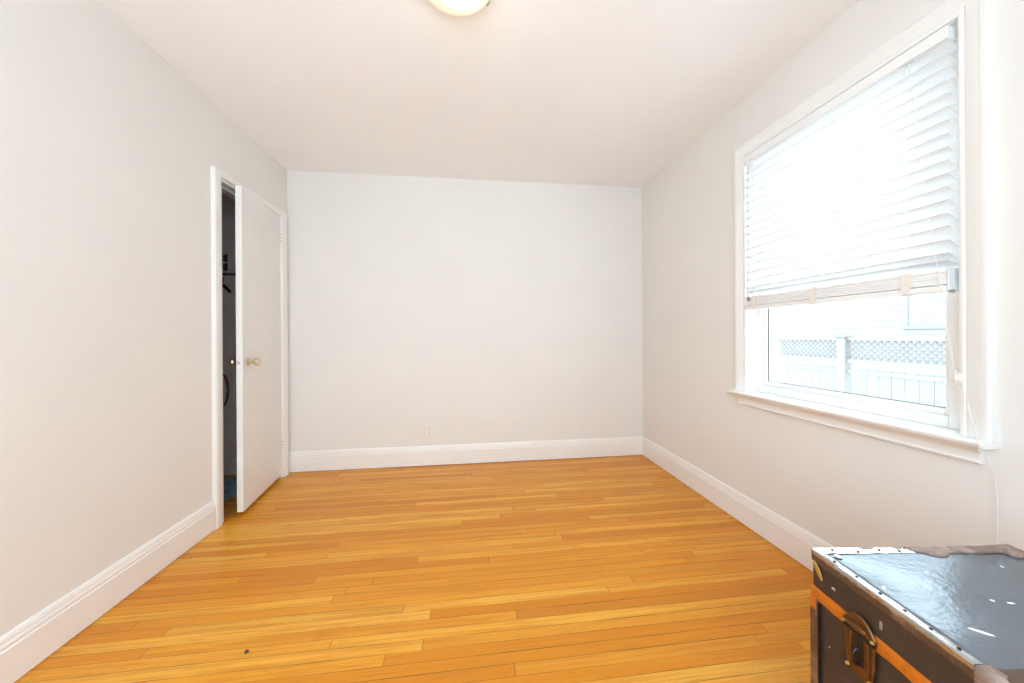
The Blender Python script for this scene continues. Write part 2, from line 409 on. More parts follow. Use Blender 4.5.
# closet door, swung a little open
DL, DT = 0.585, 0.035
dirv = Vector((0.1236, -0.9923)); hinge = Vector((-1.377, 2.323)) - dirv * DL
door = tag(empty('door_1', (hinge.x, hinge.y, 0), math.atan2(dirv.y, dirv.x)), 'flat white closet door standing slightly ajar', 'door', **ST)
pan = obj('door_panel', bx(B(), (0, -DT, 0.025), (DL, 0, 2.020)), 'door', door, bevel=0.0025)
KX, KZ = DL - 0.075, 0.937
for s, nm in ((1, 'room'), (-1, 'closet')):
    y0 = 0.0 if s > 0 else -DT
    bm = B(); lathe(bm, [(0.0, 0), (0.027, 0), (0.027, s * 0.003), (0.022, s * 0.006), (0.011, s * 0.008), (0.0, s * 0.008)], 'y', (KX, y0, KZ), 28)
    ro = tag(obj('knob_rosette', bm, 'brass', door, smooth=True), 'brass rosette')
    bm = B(); lathe(bm, [(0, 0), (0.009, 0), (0.009, s * 0.020), (0.013, s * 0.024), (0.023, s * 0.032), (0.0265, s * 0.042), (0.0245, s * 0.052), (0.015, s * 0.059), (0, s * 0.060)], 'y', (KX, y0 + s * 0.006, KZ), 28)
    tag(obj('door_knob', bm, 'brass', door, smooth=True), 'round brass knob')
bm = bx(B(), (DL - 0.0005, -0.030, KZ - 0.028), (DL + 0.0015, -0.006, KZ + 0.028))
lp = tag(obj('latch_plate', bm, 'trim', door, bevel=0.0008), 'painted latch plate')
bm = bx(B(), (DL, -0.024, KZ - 0.008), (DL + 0.009, -0.012, KZ + 0.008)); obj('latch_bolt', bm, 'nickel', lp, bevel=0.002)
for hz in (0.26, 1.86):
    bm = B(); lathe(bm, [(0, -0.046), (0.004, -0.046), (0.0065, -0.042), (0.0065, 0.042), (0.004, 0.046), (0, 0.046)], 'z', (-0.004, 0.006, hz), 16)
    hg = obj('door_hinge', bm, 'trim', door, smooth=True)
    bm = bx(B(), (0.001, -0.0005, hz - 0.042), (0.026, 0.0018, hz + 0.042)); obj('hinge_leaf', bm, 'door', hg)
    bm = B()
    for dz in (-0.024, 0.0, 0.024): lathe(bm, [(0, -0.0012), (0.0071, -0.0012), (0.0071, 0.0012), (0, 0.0012)], 'z', (-0.004, 0.006, hz + dz), 16)
    tag(obj('knuckle_seam', bm, 'slot', hg), 'dark seam in the hinge knuckles')

# ------------------------------------------------------------------ window
W0 = (XR, (WY0 + WY1) / 2, WZ0)
win = tag(empty('window_1', W0), 'white framed window half covered by the blind', 'window', **ST)
def wrel(bm): bmesh.ops.translate(bm, verts=bm.verts, vec=-Vector(W0)); return bm
wprof = [(0, 0), (0, 0.012), (0.006, 0.016), (0.012, 0.016), (0.016, 0.013), (0.022, 0.017), (0.050, 0.020), (0.056, 0.023), (0.068, 0.023), (0.073, 0.018), (0.073, 0)]
obj('window_casing', wrel(mitred(WY0 - 0.002, WY1 + 0.002, WZ1 + 0.002, WZ0, wprof, XR, -1)), 'trim', win, bevel=0.0008)
bm = B(); J = XR + 0.20
bx(bm, (XR - 0.002, WY0 - 0.02, WZ0), (J, WY0, WZ1)); bx(bm, (XR - 0.002, WY1, WZ0), (J, WY1 + 0.02, WZ1)); bx(bm, (XR - 0.002, WY0 - 0.02, WZ1), (J, WY1 + 0.02, WZ1 + 0.02))
obj('window_jamb', wrel(bm), 'trim', win)
# stool with a rounded nose and horns past the casing
bm = B()
nose = [(0.066, 0), (0.0665, -0.006), (0.064, -0.0125), (0.058, -0.0185), (0.050, -0.022)]
top = [(-0.05, 0.0)] + [(0.060, 0.0)] + [(x, z) for x, z in nose] + [(-0.05, -0.022)]
hb = [(0.0, 0.0), (0.060, 0.0)] + nose + [(0.0, -0.022)]
sweep(bm, [(a, b) for a, b in hb], [((XR, 0.862, WZ0), (-1, 0, 0), (0, 0, 1)), ((XR, 1.913, WZ0), (-1, 0, 0), (0, 0, 1))])
bx(bm, (XR - 0.002, WY0 - 0.019, WZ0 - 0.022), (J, WY1 + 0.019, WZ0))
obj('window_sill', wrel(bm), 'trim', win, bevel=0.003)
bm = B()
ap = [(0, 0), (0.030, 0), (0.027, -0.010), (0.020, -0.016), (0.017, -0.022), (0.017, -0.044), (0.021, -0.048), (0.020, -0.053), (0.010, -0.056), (0, -0.056)]
sweep(bm, ap, [((XR, 0.893, WZ0 - 0.022), (-1, 0, 0), (0, 0, 1)), ((XR, 1.864, WZ0 - 0.022), (-1, 0, 0), (0, 0, 1))])
obj('window_apron', wrel(bm), 'trim', win, bevel=0.0008)
# vinyl sash with its pane
SX = XR + 0.062
GY0, GY1, GZ0, GZ1 = 1.030, 1.772, 0.828, WZ1 - 0.05
def frame(bm, X0, X1, o, i):
    (a0, a1, b0, b1), (c0, c1, d0, d1) = o, i
    bx(bm, (X0, a0, b0), (X1, c0, b1)); bx(bm, (X0, c1, b0), (X1, a1, b1)); bx(bm, (X0, c0, b0), (X1, c1, d0)); bx(bm, (X0, c0, d1), (X1, c1, b1))
bm = B(); frame(bm, SX, SX + 0.07, (WY0, WY1, WZ0, WZ1), (GY0 - 0.016, GY1 + 0.014, GZ0 - 0.022, GZ1 + 0.02))
sash = obj('window_sash', wrel(bm), 'vinyl', win, bevel=0.003)
bm = B(); frame(bm, SX + 0.014, SX + 0.05, (GY0 - 0.0165, GY1 + 0.0145, GZ0 - 0.0225, GZ1 + 0.0205), (GY0, GY1, GZ0, GZ1))
obj('glazing_bead', wrel(bm), 'vinyl', sash, bevel=0.004)
bm = B(); frame(bm, SX + 0.026, SX + 0.030, (GY0 - 0.001, GY1 + 0.001, GZ0 - 0.001, GZ1 + 0.001), (GY0 + 0.003, GY1 - 0.0045, GZ0 + 0.003, GZ1 - 0.003))
tag(obj('glazing_gasket', wrel(bm), 'slot', sash), 'thin grey gasket around the pane')
bm = bx(B(), (SX + 0.030, GY0 - 0.002, GZ0 - 0.002), (SX + 0.034, GY1 + 0.002, GZ1 + 0.002))
obj('glass_pane', wrel(bm), 'glass', sash)

# unseen rear window behind the viewer, added to house the fill light
RW0 = (-0.27, YF, 0.62)
rw = tag(empty('added_window_2', RW0), 'added wide window behind the viewer, unseen, holding the fill light', 'window', **ST)
bm = B(); 
for a, b in (((-1.30, YF - 0.04, 0.62), (-1.25, YF, 2.18)), ((0.71, YF - 0.04, 0.62), (0.76, YF, 2.18)), ((-1.25, YF - 0.04, 0.62), (0.71, YF, 0.66)), ((-1.25, YF - 0.04, 2.14), (0.71, YF, 2.18)), ((-0.29, YF - 0.04, 0.66), (-0.25, YF, 2.14))):
    bx(bm, tuple(p - q for p, q in zip(a, RW0)), tuple(p - q for p, q in zip(b, RW0)))
obj('added_window_frame', bm, 'vinyl', rw)

# ------------------------------------------------------------------ venetian blind
BY0, BY1 = 0.957, 1.800
BX0, BX1 = XR - 0.030, XR + 0.022
V0 = (XR - 0.004, (BY0 + BY1) / 2, WZ1)
blind = tag(empty('window_blind', V0), 'white horizontal slat blind lowered over the upper part of the window', 'blind')
def vrel(bm): bmesh.ops.translate(bm, verts=bm.verts, vec=-Vector(V0)); return bm
bm = bx(B(), (BX0 + 0.006, BY0, 2.054), (BX1, BY1, WZ1 - 0.012))
hr = obj('headrail', vrel(bm), 'vinyl', blind, bevel=0.002)
bm = bx(B(), (BX0 - 0.002, BY0 - 0.004, 2.050), (BX0 + 0.005, BY1 + 0.004, WZ1 - 0.014))
val = obj('valance', vrel(bm), 'vinyl', blind, bevel=0.002)
bm = B(); bx(bm, (BX0 - 0.004, 1.040, 2.042), (BX0 + 0.004, 1.068, 2.051))
tag(obj('valance_clip', vrel(bm), 'wand', val, bevel=0.001), 'grey clear clip')
# slats: curved strips, room edge high, window edge low
bm = B(); cx = (BX0 + BX1) / 2; tl = R(31); zs = 2.034; k = 0; SLT = []
pitch = 0.0432
while zs > 1.325:
    SLT.append((zs, tl)); zs -= pitch
SLT += [(1.322, R(20))]
for z, a in SLT:
    rings = []
    for yy in (BY0, BY1):
        up, lo = [], []
        for j in range(7):
            u = (j / 6 - 0.5) * 0.050; h = 0.0028 * (1 - (2 * j / 6 - 1) ** 2)
            X = cx + u * math.cos(a) + h * math.sin(a); Z = z - u * math.sin(a) + h * math.cos(a)
            up.append((X, yy, Z + 0.0012)); lo.append((X, yy, Z - 0.0012))
        rings.append(up + lo[::-1])
    ring_mesh(bm, rings)
obj('slat_panel', vrel(bm), 'slat', blind)
# slats piled on the bottom rail
bm = B(); z = 1.252
for i in range(5):
    bx(bm, (BX0 + 0.001 + 0.0006 * (i % 2), BY0 + 0.001, z), (BX1 - 0.001, BY1 - 0.001, z + 0.0092)); z += 0.0098
obj('stacked_slats', vrel(bm), 'vinyl', blind, bevel=0.0008)
bm = B(); rp = [(0.0, 0.0), (0.046, 0.0), (0.050, 0.005), (0.051, 0.018), (0.045, 0.0215), (0.006, 0.0215), (0.0, 0.018), (-0.001, 0.005)]
sweep(bm, rp, [((BX0, BY0 + 0.002, 1.2295), (1, 0, 0), (0, 0, 1)), ((BX0, BY1, 1.2295), (1, 0, 0), (0, 0, 1))])
br = obj('bottom_rail', vrel(bm), 'vinyl', blind, bevel=0.001)
bm = bx(B(), (BX0 - 0.001, BY0 - 0.003, 1.232), (BX1 + 0.001, BY0 + 0.002, 1.304))
ec = tag(obj('end_cap', vrel(bm), 'greycap', br, bevel=0.002), 'grey plastic end cap')
bm = B(); lathe(bm, [(0, -0.004), (0.006, -0.004), (0.006, 0.004), (0, 0.004)], 'y', (BX0 + 0.012, BY0 - 0.004, 1.228), 14)
tag(obj('hold_down_pin', vrel(bm), 'nickel', br), 'metal hold-down pin')
for yt, wd in ((1.065, 0.030), (1.405, 0.028), (1.735, 0.022)):
    bm = B()
    sweep(bm, [(-wd / 2, 0), (wd / 2, 0), (wd / 2, 0.0012), (-wd / 2, 0.0012)],
          [((BX0 - 0.0012, yt, 1.303), (0, 1, 0), (-1, 0, 0)), ((BX0 - 0.0018, yt, 1.252), (0, 1, 0), (-1, 0, 0)), ((BX0 - 0.0018, yt, 1.232), (0, 1, 0), (-1, 0, -0.3)), ((BX0 + 0.004, yt, 1.2275), (0, 1, 0), (0, 0, -1)), ((BX0 + 0.02, yt, 1.2275), (0, 1, 0), (0, 0, -1))])
    tag(obj('ladder_tape', vrel(bm), 'tape', blind), 'beige cloth tape')
for yt in (1.065, 1.735):
    bm = B()
    for xx in (BX0 - 0.0005, ):
        tube(bm, [(xx, yt, 2.03), (xx, yt, 1.30)], 0.0011, 6)
    tag(obj('ladder_cord', vrel(bm), 'cordm', blind), 'thin white cord')
bm = B(); tube(bm, [(BX0 - 0.008, 1.762, 2.030), (BX0 - 0.009, 1.762, 1.60), (BX0 - 0.010, 1.762, 1.292)], 0.0035, 10)
wd = tag(obj('tilt_wand', vrel(bm), 'wand', blind, smooth=True), 'slim clear grey wand')
bm = B(); lathe(bm, [(0, 1.276), (0.005, 1.278), (0.0055, 1.290), (0.004, 1.296), (0, 1.297)], 'z', (BX0 - 0.010, 1.762, 0), 12)
tag(obj('wand_tip', vrel(bm), 'leather', wd, smooth=True), 'brown wand tip')
# lift cord: from the headrail to the cleat on the casing, then over the sill and down the wall
CL = Vector((XR - 0.030, 0.934, 0.950))
bm = B(); tube(bm, [(BX0 - 0.004, 1.052, 2.042), (BX0 - 0.007, 1.030, 1.80), (BX0 - 0.010, 0.998, 1.50), (BX0 - 0.010, 0.962, 1.20), (CL.x - 0.006, CL.y + 0.004, CL.z + 0.02)], 0.0009, 6)
obj('lift_cord', vrel(bm), 'cordm', blind)
bm = B(); tube(bm, [(CL.x - 0.006, CL.y, CL.z - 0.02), (XR - 0.050, 0.900, 0.88), (XR - 0.069, 0.8685, 0.772), (XR - 0.0695, 0.8655, 0.752), (XR - 0.050, 0.864, 0.735), (XR - 0.024, 0.862, 0.690), (XR - 0.012, 0.862, 0.60), (XR - 0.010, 0.862, 0.40), (XR - 0.010, 0.862, 0.20)], 0.0011, 6)
obj('cord_tail', vrel(bm), 'cordm', blind)

cl = tag(empty('cord_cleat', tuple(CL)), 'small cream cord cleat on the window casing near the sill', 'cleat')
bm = bx(B(), (0.0, -0.007, -0.016), (0.006, 0.007, 0.016)); obj('cleat_base', bm, 'tape', cl, bevel=0.002)
bm = B(); tube(bm, [(-0.004, 0, -0.024), (-0.010, 0, -0.016), (-0.011, 0, 0), (-0.010, 0, 0.016), (-0.004, 0, 0.024)], [0.0015, 0.003, 0.0035, 0.003, 0.0015], 10); bx(bm, (-0.010, -0.003, -0.008), (0.001, 0.003, 0.008))
obj('cleat_horn', bm, 'tape', cl, smooth=True)

# ------------------------------------------------------------------ wall outlet
ot = tag(empty('wall_outlet', (-0.343, YB, 0.288)), 'painted-over duplex power outlet low on the far wall', 'outlet')
bm = bx(B(), (-0.036, -0.006, -0.059), (0.036, 0, 0.059)); obj('cover_plate', bm, 'plate', ot, bevel=0.003)
for s in (-1, 1):
    bm = B(); ring = []
    for k in range(24):
        a = 2 * math.pi * k / 24; ring.append((0.0175 * math.cos(a), 0.0145 * max(-0.82, min(0.82, math.sin(a) * 1.1)) + s * 0.0195))
    ring_mesh(bm, [[(x, y, z) for x, z in ring] for y in (-0.0055, -0.0085)])
    rc = obj('receptacle', bm, 'plate', ot)
    bm = B()
    for xx, hh in ((-0.0065, 0.0042), (0.0065, 0.0036)):
        bx(bm, (xx - 0.0013, -0.0089, s * 0.0195 + 0.003 - hh), (xx + 0.0013, -0.0083, s * 0.0195 + 0.003 + hh))
    lathe(bm, [(0, -0.0089), (0.0024, -0.0089), (0.0024, -0.0083), (0, -0.0083)], 'y', (0, 0, s * 0.0195 - 0.008), 12)
    tag(obj('plug_slots', bm, 'slot', rc), 'dark plug slots')
bm = B(); lathe(bm, [(0, -0.0078), (0.003, -0.0075), (0.0034, -0.0055), (0, -0.0055)], 'y', (0, 0, 0), 14); obj('plate_screw', bm, 'nickel', ot)

# ------------------------------------------------------------------ ceiling lamp
LX, LY = -0.042, 1.296
lamp = tag(empty('ceiling_lamp', (LX, LY, H)), 'round frosted glass dome lamp on the ceiling', 'lamp')
bm = B(); lathe(bm, [(0, 0), (0.120, 0), (0.122, -0.010), (0.116, -0.024), (0.0, -0.024)], 'z', n=48); tag(obj('lamp_canopy', bm, 'brass', lamp, smooth=True), 'brass ceiling plate')
prof = [(0.128, -0.020), (0.143, -0.026), (0.145, -0.034)]
for k in range(1, 13):
    a = R(90) * k / 12; prof.append((0.145 * math.cos(a), -0.034 - 0.054 * math.sin(a)))
prof += [(0.141 * math.cos(R(90) * k / 12), -0.030 - 0.052 * math.sin(R(90) * k / 12)) for k in range(12, 0, -1)] + [(0.126, -0.024)]
bm = B(); lathe(bm, prof, 'z', n=64); obj('glass_dome', bm, 'lampglass', lamp, smooth=True)
for k in range(3):
    a = R(58 + 120 * k - 25); ca, sa = math.cos(a), math.sin(a)
    bm = B(); tube(bm, [(0.112 * ca, 0.112 * sa, -0.012), (0.147 * ca, 0.147 * sa, -0.018), (0.152 * ca, 0.152 * sa, -0.034), (0.143 * ca, 0.143 * sa, -0.050)], 0.004, 8)
    tag(obj('glass_clip', bm, 'nickel', lamp, smooth=True), 'small metal clip')
bl = bpy.data.lights.new('lamp_bulb', 'POINT'); bl.energy = 0.85; bl.color = (1.0, 0.86, 0.68); bl.shadow_soft_size = 0.05
blo = bpy.data.objects.new('lamp_bulb', bl); COL.objects.link(blo); blo.parent = lamp; blo.location = (0.04, 0, -0.19)

# ------------------------------------------------------------------ steamer trunk
TL, TW, TH = 0.372, 0.545, 0.500
ta = R(7.0)
u = Vector((-math.sin(ta), -math.cos(ta))); v = Vector((math.cos(ta), -math.sin(ta)))
# (sizes below are multiplied by the trunk's scale) local x runs right across the lid, local y runs away from the viewer, origin at the near left foot
org = Vector((0.928, 0.858)) + u * TL
TK = 0.8313; TB = -0.2217                      # scale; foot level in the trunk's own units
trunk = tag(empty('steamer_trunk', (org.x * TK, org.y * TK, 0.600 - TH * TK), -ta), 'old black steamer trunk with orange stripes and a brass lock', 'trunk')
SZ = 0.398                                     # where lid and body meet
trunk.scale = (TK, TK, TK)
obj('trunk_body', bx(B(), (0.004, 0.004, TB + 0.012), (TW - 0.004, TL - 0.004, SZ)), 'tk_side', trunk, bevel=0.006)
# lid: skirt on the four sides and a slightly crowned top sheet
obj('lid_skirt', bx(B(), (0.002, 0.002, SZ), (TW - 0.002, TL - 0.002, TH - 0.006)), 'tk_side', trunk, bevel=0.008)
bm = B(); NX, NY = 22, 16; vv = {}
for i in range(NX + 1):
    for j in range(NY + 1):
        a, b = i / NX, j / NY
        h = 0.004 * (1 - (2 * a - 1) ** 4) * (1 - (2 * b - 1) ** 4) + 0.0012 * math.sin(a * 9 + b * 4) * math.sin(b * 7)
        for s in (0, 1): vv[i, j, s] = bm.verts.new((0.006 + a * (TW - 0.012), 0.006 + b * (TL - 0.012), TH + 0.0012 + h if s else TH - 0.008))
for i in range(NX):
    for j in range(NY):
        for s in (0, 1): bm.faces.new([vv[q[0], q[1], s] for q in ((i, j), (i + 1, j), (i + 1, j + 1), (i, j + 1))])
for i in range(NX):
    for j in (0, NY): bm.faces.new((vv[i, j, 0], vv[i + 1, j, 0], vv[i + 1, j, 1], vv[i, j, 1]))
for j in range(NY):
    for i in (0, NX): bm.faces.new((vv[i, j, 0], vv[i, j + 1, 0], vv[i, j + 1, 1], vv[i, j, 1]))
lid = obj('lid_top', bm, 'tk_lid', trunk, smooth='all')
tag(lid, 'glossy scuffed black lid sheet')
def strap_top(name, p, q, inward, width, mat, jag=0.0015, parent=None, down=0.020, n=26, seedv=1, lift=0.0):
    """metal or leather binding folded over a lid edge from p to q; inward = unit vector on the lid"""
    rnd = random.Random(seedv); bm = B(); p, q, inw = Vector(p), Vector(q), Vector(inward)
    rings = []
    for i in range(n + 1):
        c = p.lerp(q, i / n); wv = width * (1 + rnd.uniform(-1, 1) * jag / width); dv = down * (1 + rnd.uniform(-1, 1) * jag / down)
        z = Vector((0, 0, 1)); e = rnd.uniform(-0.0005, 0.0005)
        rings.append([c + inw * wv + z * (0.0040 + lift), c + inw * (wv * 0.5) + z * (0.0046 + e + lift), c + inw * 0.0012 + z * (0.0042 + e + lift), c - inw * 0.0009 + z * (0.0020 + lift), c - inw * 0.0012 - z * (0.006 - e), c - inw * 0.0012 - z * dv,
                      c + inw * 0.002 - z * dv, c + inw * 0.004 - z * 0.006, c + inw * 0.009 - z * 0.001, c + inw * wv + z * 0.0005])
    ring_mesh(bm, rings)
    return obj(name, bm, mat, parent or trunk, smooth=True)
# top rim along the left edge and the far edge (worn bright), brown fold below it
strap_top('left_rim', (0.0, 0.03, TH), (0.0, TL - 0.004, TH), (1, 0, 0), 0.018, 'tk_rim', 0.002, down=0.006, seedv=3)
strap_top('far_rim', (0.004, TL, TH), (0.262, TL, TH), (0, -1, 0), 0.026, 'tk_rim', 0.002, down=0.016, seedv=4)
# torn leather edging on the right stretch of the far edge
rnd = random.Random(5); bm = B(); rings = []; n = 30
for i in range(n + 1):
    a = i / n; x = 0.252 + a * (TW - 0.262); wv = 0.026 + rnd.uniform(-0.002, 0.002) + (0.018 * math.exp(-((a - 0.23) / 0.10) ** 2) if a < 0.32 else 0) - (0.020 * (1 - a / 0.12) if a < 0.12 else 0)
    e = rnd.uniform(-0.0006, 0.0006)
    lf = 0.006 * a * a; TH_ = TH + lf
    rings.append([(x, TL - wv, TH + 0.0066), (x, TL - wv * 0.55, TH_ + 0.0080 + e), (x, TL - 0.004, TH_ + 0.0066 + e), (x, TL + 0.003, TH - 0.002), (x, TL + 0.003, TH - 0.022), (x, TL - 0.001, TH - 0.022), (x, TL - 0.004, TH - 0.004), (x, TL - wv, TH + 0.002)])
ring_mesh(bm, rings); tag(obj('far_edging', bm, 'tk_leather', trunk, smooth=True), 'torn pale brown leather edging')
strap_top('right_edging', (TW, 0.02, TH), (TW, TL - 0.02, TH), (-1, 0, 0), 0.024, 'tk_leather', 0.002, down=0.022, seedv=6)
strap_top('near_edging', (0.02, 0.0, TH), (TW - 0.02, 0.0, TH), (0, 1, 0), 0.022, 'tk_edge', 0.002, down=0.022, seedv=7)
# rounded corner caps on the lid
def cap(cx_, cy_, sx, sy, mat, r=0.040, lift=0.0012):
    bm = B(); bx(bm, (cx_ - sx * 0.0028, cy_ - sy * 0.0028, TH - r * 1.0), (cx_ + sx * r, cy_ + sy * r, TH + 0.004 + lift))
    return obj('corner_cap', bm, mat, trunk, bevel=0.010, seg=4)
cap(0, 0, 1, 1, 'tk_leather', 0.034)
cap(TW, TL, -1, -1, 'tk_leather', 0.046, 0.0085)
cap(TW, 0, -1, 1, 'tk_leather', 0.046)
# orange bead along the joint of lid and body, left, near and far sides
def band(name, p, q, out, z0, z1, mat, th=0.0035, jag=0.0022, n=28, seedv=1):
    rnd = random.Random(seedv); bm = B(); p, q, out = Vector(p), Vector(q), Vector(out); rings = []
    for i in range(n + 1):
        c = p.lerp(q, i / n); a = z0 + rnd.uniform(-jag, jag) * (2.2 if rnd.random() < 0.12 else 0.6); b = z1 + rnd.uniform(-jag, jag) * 0.5
        rings.append([c + out * -0.004 + Vector((0, 0, a)), c + out * th * 0.7 + Vector((0, 0, a)), c + out * th + Vector((0, 0, a + 0.003)), c + out * th + Vector((0, 0, b - 0.003)), c + out * th * 0.7 + Vector((0, 0, b)), c + out * -0.004 + Vector((0, 0, b))])
    ring_mesh(bm, rings); return obj(name, bm, mat, trunk, smooth=True)
tag(band('orange_stripe', (0.002, 0.002, 0), (0.002, TL - 0.004, 0), (-1, 0, 0), 0.376, 0.408, 'tk_orange', seedv=2), 'worn orange stripe')
tag(band('orange_stripe', (0.0, 0.002, 0), (TW, 0.002, 0), (0, -1, 0), 0.376, 0.408, 'tk_orange', seedv=3), 'worn orange stripe')
tag(band('orange_stripe', (0.004, TL - 0.002, 0), (TW, TL - 0.002, 0), (0, 1, 0), 0.376, 0.408, 'tk_orange', seedv=4), 'worn orange stripe')
band('left_edging', (0.002, 0.012, 0), (0.002, TL - 0.006, 0), (-1, 0, 0), 0.476, 0.4945, 'tk_edge', 0.0032, 0.0018, seedv=31)
# upright edge bindings at the left corners
for yy, s in ((TL, -1), (0.0, 1)):
    bm = B(); w_ = 0.026
    L = [(-0.0028, s * w_), (-0.0028, s * 0.004), (-0.0005, -s * 0.0005), (0.004, -s * 0.0028), (w_, -s * 0.0028), (w_, s * 0.002), (0.004, s * 0.003), (0.002, s * w_)]
    ring_mesh(bm, [[(x, yy + y, z) for x, y in L] for z in (TB + 0.012, 0.0, 0.20, 0.378)])
    eb = tag(obj('corner_binding', bm, 'tk_edge', trunk, smooth=True), 'brown upright corner binding')
    bm = bx(B(), (-0.0042, yy + s * 0.001, 0.348), (-0.001, yy + s * 0.020, 0.380)); tag(obj('orange_tab', bm, 'tk_orange', eb, bevel=0.001), 'worn orange tab')
    bm = bx(B(), (-0.0034, yy + s * 0.0255, TB + 0.04), (0.001, yy + s * 0.0285, 0.372)); obj('binding_seam', bm, 'tk_dark', eb)
# brass patch on the lid corner
bm = B(); ring = []
for k in range(28):
    a = 2 * math.pi * k / 28; p = Vector((0.0062 * math.cos(a), 0.0235 * math.sin(a)))
    t_ = R(-32); ring.append((TL - 0.0270 + p.x * math.cos(t_) - p.y * math.sin(t_), 0.459 + p.x * math.sin(t_) + p.y * math.cos(t_)))
ring_mesh(bm, [[(x, y, z) for y, z in ring] for x in (-0.0005, -0.0042)])
tag(obj('brass_patch', bm, 'tk_gold', trunk, bevel=0.001), 'yellowed brass patch')
# nails in the rims
nails = [(0.012, TL - 0.060), (0.012, TL - 0.118), (0.012, TL - 0.172), (0.012, TL - 0.222), (0.012, TL - 0.268), (0.012, TL - 0.312), (0.050, TL - 0.012), (0.112, TL - 0.020), (0.175, TL - 0.014), (0.225, TL - 0.018)]
for x, y in nails:
    bm = B(); lathe(bm, [(0, 0.0035), (0.0032, 0.0040), (0.0030, 0.0058), (0.0015, 0.0068), (0, 0.0070)], 'z', (x, y, TH), 12)
    obj('rim_nail', bm, 'tk_nail', trunk, smooth=True)
# round rivet washer near the far left corner
bm = B(); lathe(bm, [(0.0040, 0.0045), (0.0085, 0.0045), (0.0075, 0.0056), (0.0045, 0.0056)], 'z', (0.040, TL - 0.040, TH), 20)
obj('rivet_washer', bm, 'tk_rim', trunk)
# pale chips on the lid, a bared streak and a pair of spots
def chip(cx_, cy_, a, b, rot, seedv):
    rnd = random.Random(seedv); bm = B(); ring = []
    for k in range(18):
        t_ = 2 * math.pi * k / 18; r_ = rnd.uniform(0.8, 1.1); x, y = a * r_ * math.cos(t_), b * r_ * math.sin(t_)
        ring.append((cx_ + x * math.cos(rot) - y * math.sin(rot), cy_ + x * math.sin(rot) + y * math.cos(rot)))
    aa, bb = cx_ / TW, cy_ / TL
    h = 0.004 * (1 - (2 * aa - 1) ** 4) * (1 - (2 * bb - 1) ** 4) + TH + 0.0012 + 0.0012 * math.sin(aa * 9 + bb * 4) * math.sin(bb * 7)
    ring_mesh(bm, [[(x, y, z) for x, y in ring] for z in (h - 0.002, h + 0.0007)])
    tag(obj('paint_chip', bm, 'tk_pale', lid), 'chip of bared pale metal')
chip(0.100, 0.096, 0.0175, 0.0042, R(-36), 1)
chip(0.232, 0.176, 0.0036, 0.0032, 0, 2)
chip(0.262, 0.168, 0.0075, 0.0022, R(-8), 3)
chip(0.300, 0.070, 0.010, 0.003, R(5), 4)
bm = bx(B(), (-0.0006, 0.186, 0.432), (0.003, 0.191, 0.450)); tag(obj('scrape_mark', bm, 'tk_leather', trunk, bevel=0.001), 'pale scrape on the lid side')
# lock: shield plate on the lid joint, embossed boss, hinged hasp below with slot and staple
LC = 0.232                                     # centre of the lock along the face (local y)
bm = B(); out = []
for y, z in ((-0.040, 0.388), (-0.040, 0.396), (-0.036, 0.404), (-0.028, 0.414), (-0.019, 0.424), (-0.009, 0.430), (0.009, 0.430), (0.019, 0.424), (0.028, 0.414), (0.036, 0.404), (0.040, 0.396), (0.040, 0.388)):
    out.append((LC + y, z))
ring_mesh(bm, [[(x, y, z) for y, z in out] for x in (0.0, -0.008)])
lock = tag(obj('lock_plate', bm, 'tk_brass', trunk, bevel=0.003), 'tarnished brass lock plate')
bm = B()
bmesh.ops.create_uvsphere(bm, u_segments=24, v_segments=14, radius=1)
for q in bm.verts: q.co = Vector((-0.008 + q.co.x * 0.0085, LC + 0.004 + q.co.y * 0.024, 0.400 + q.co.z * 0.0090))
tag(obj('lock_boss', bm, 'tk_brass', lock, smooth='all'), 'embossed oval boss')
bm = B(); out = [(LC - 0.036, 0.388), (LC + 0.036, 0.388), (LC + 0.034, 0.330), (LC + 0.030, 0.300), (LC + 0.018, 0.284), (LC - 0.018, 0.284), (LC - 0.030, 0.300), (LC - 0.034, 0.330)]
ring_mesh(bm, [[(x, y, z) for y, z in out] for x in (0.0, -0.006)])
hasp = tag(obj('hasp_plate', bm, 'tk_brass', trunk, bevel=0.002), 'tarnished brass hasp plate')
bm = bx(B(), (-0.0085, LC - 0.009, 0.312), (-0.004, LC + 0.010, 0.378)); tag(obj('hasp_slot', bm, 'tk_dark', hasp, bevel=0.002), 'dark slot')
bm = B(); tube(bm, [(-0.006, LC - 0.036, 0.385), (-0.006, LC + 0.036, 0.385)], 0.0042, 12); tag(obj('hasp_hinge', bm, 'tk_dark', hasp, smooth=True), 'dark hinge pin')
bm = B(); tube(bm, [(-0.005, LC, 0.352), (-0.015, LC, 0.350), (-0.020, LC, 0.340), (-0.020, LC, 0.325), (-0.014, LC, 0.316), (-0.005, LC, 0.314)], 0.0034, 10); tag(obj('staple_loop', bm, 'tk_nail', hasp, smooth=True), 'dark steel staple')
for s in (-1, 1):
    bm = bx(B(), (-0.0095, LC + s * 0.021 - 0.0055, 0.300), (-0.004, LC + s * 0.021 + 0.0055, 0.380)); obj('hasp_rib', bm, 'tk_brass', hasp, bevel=0.002)
for y, z in ((-0.033, 0.3935), (0.033, 0.3935), (-0.026, 0.294), (0.026, 0.294)):
    bm = B(); lathe(bm, [(0, -0.0125), (0.003, -0.0115), (0.0045, -0.0075), (0.0045, -0.004), (0, -0.004)], 'x', (0, LC + y, z), 14)
    tag(obj('lock_rivet', bm, 'tk_gold', lock, smooth=True), 'brass rivet')
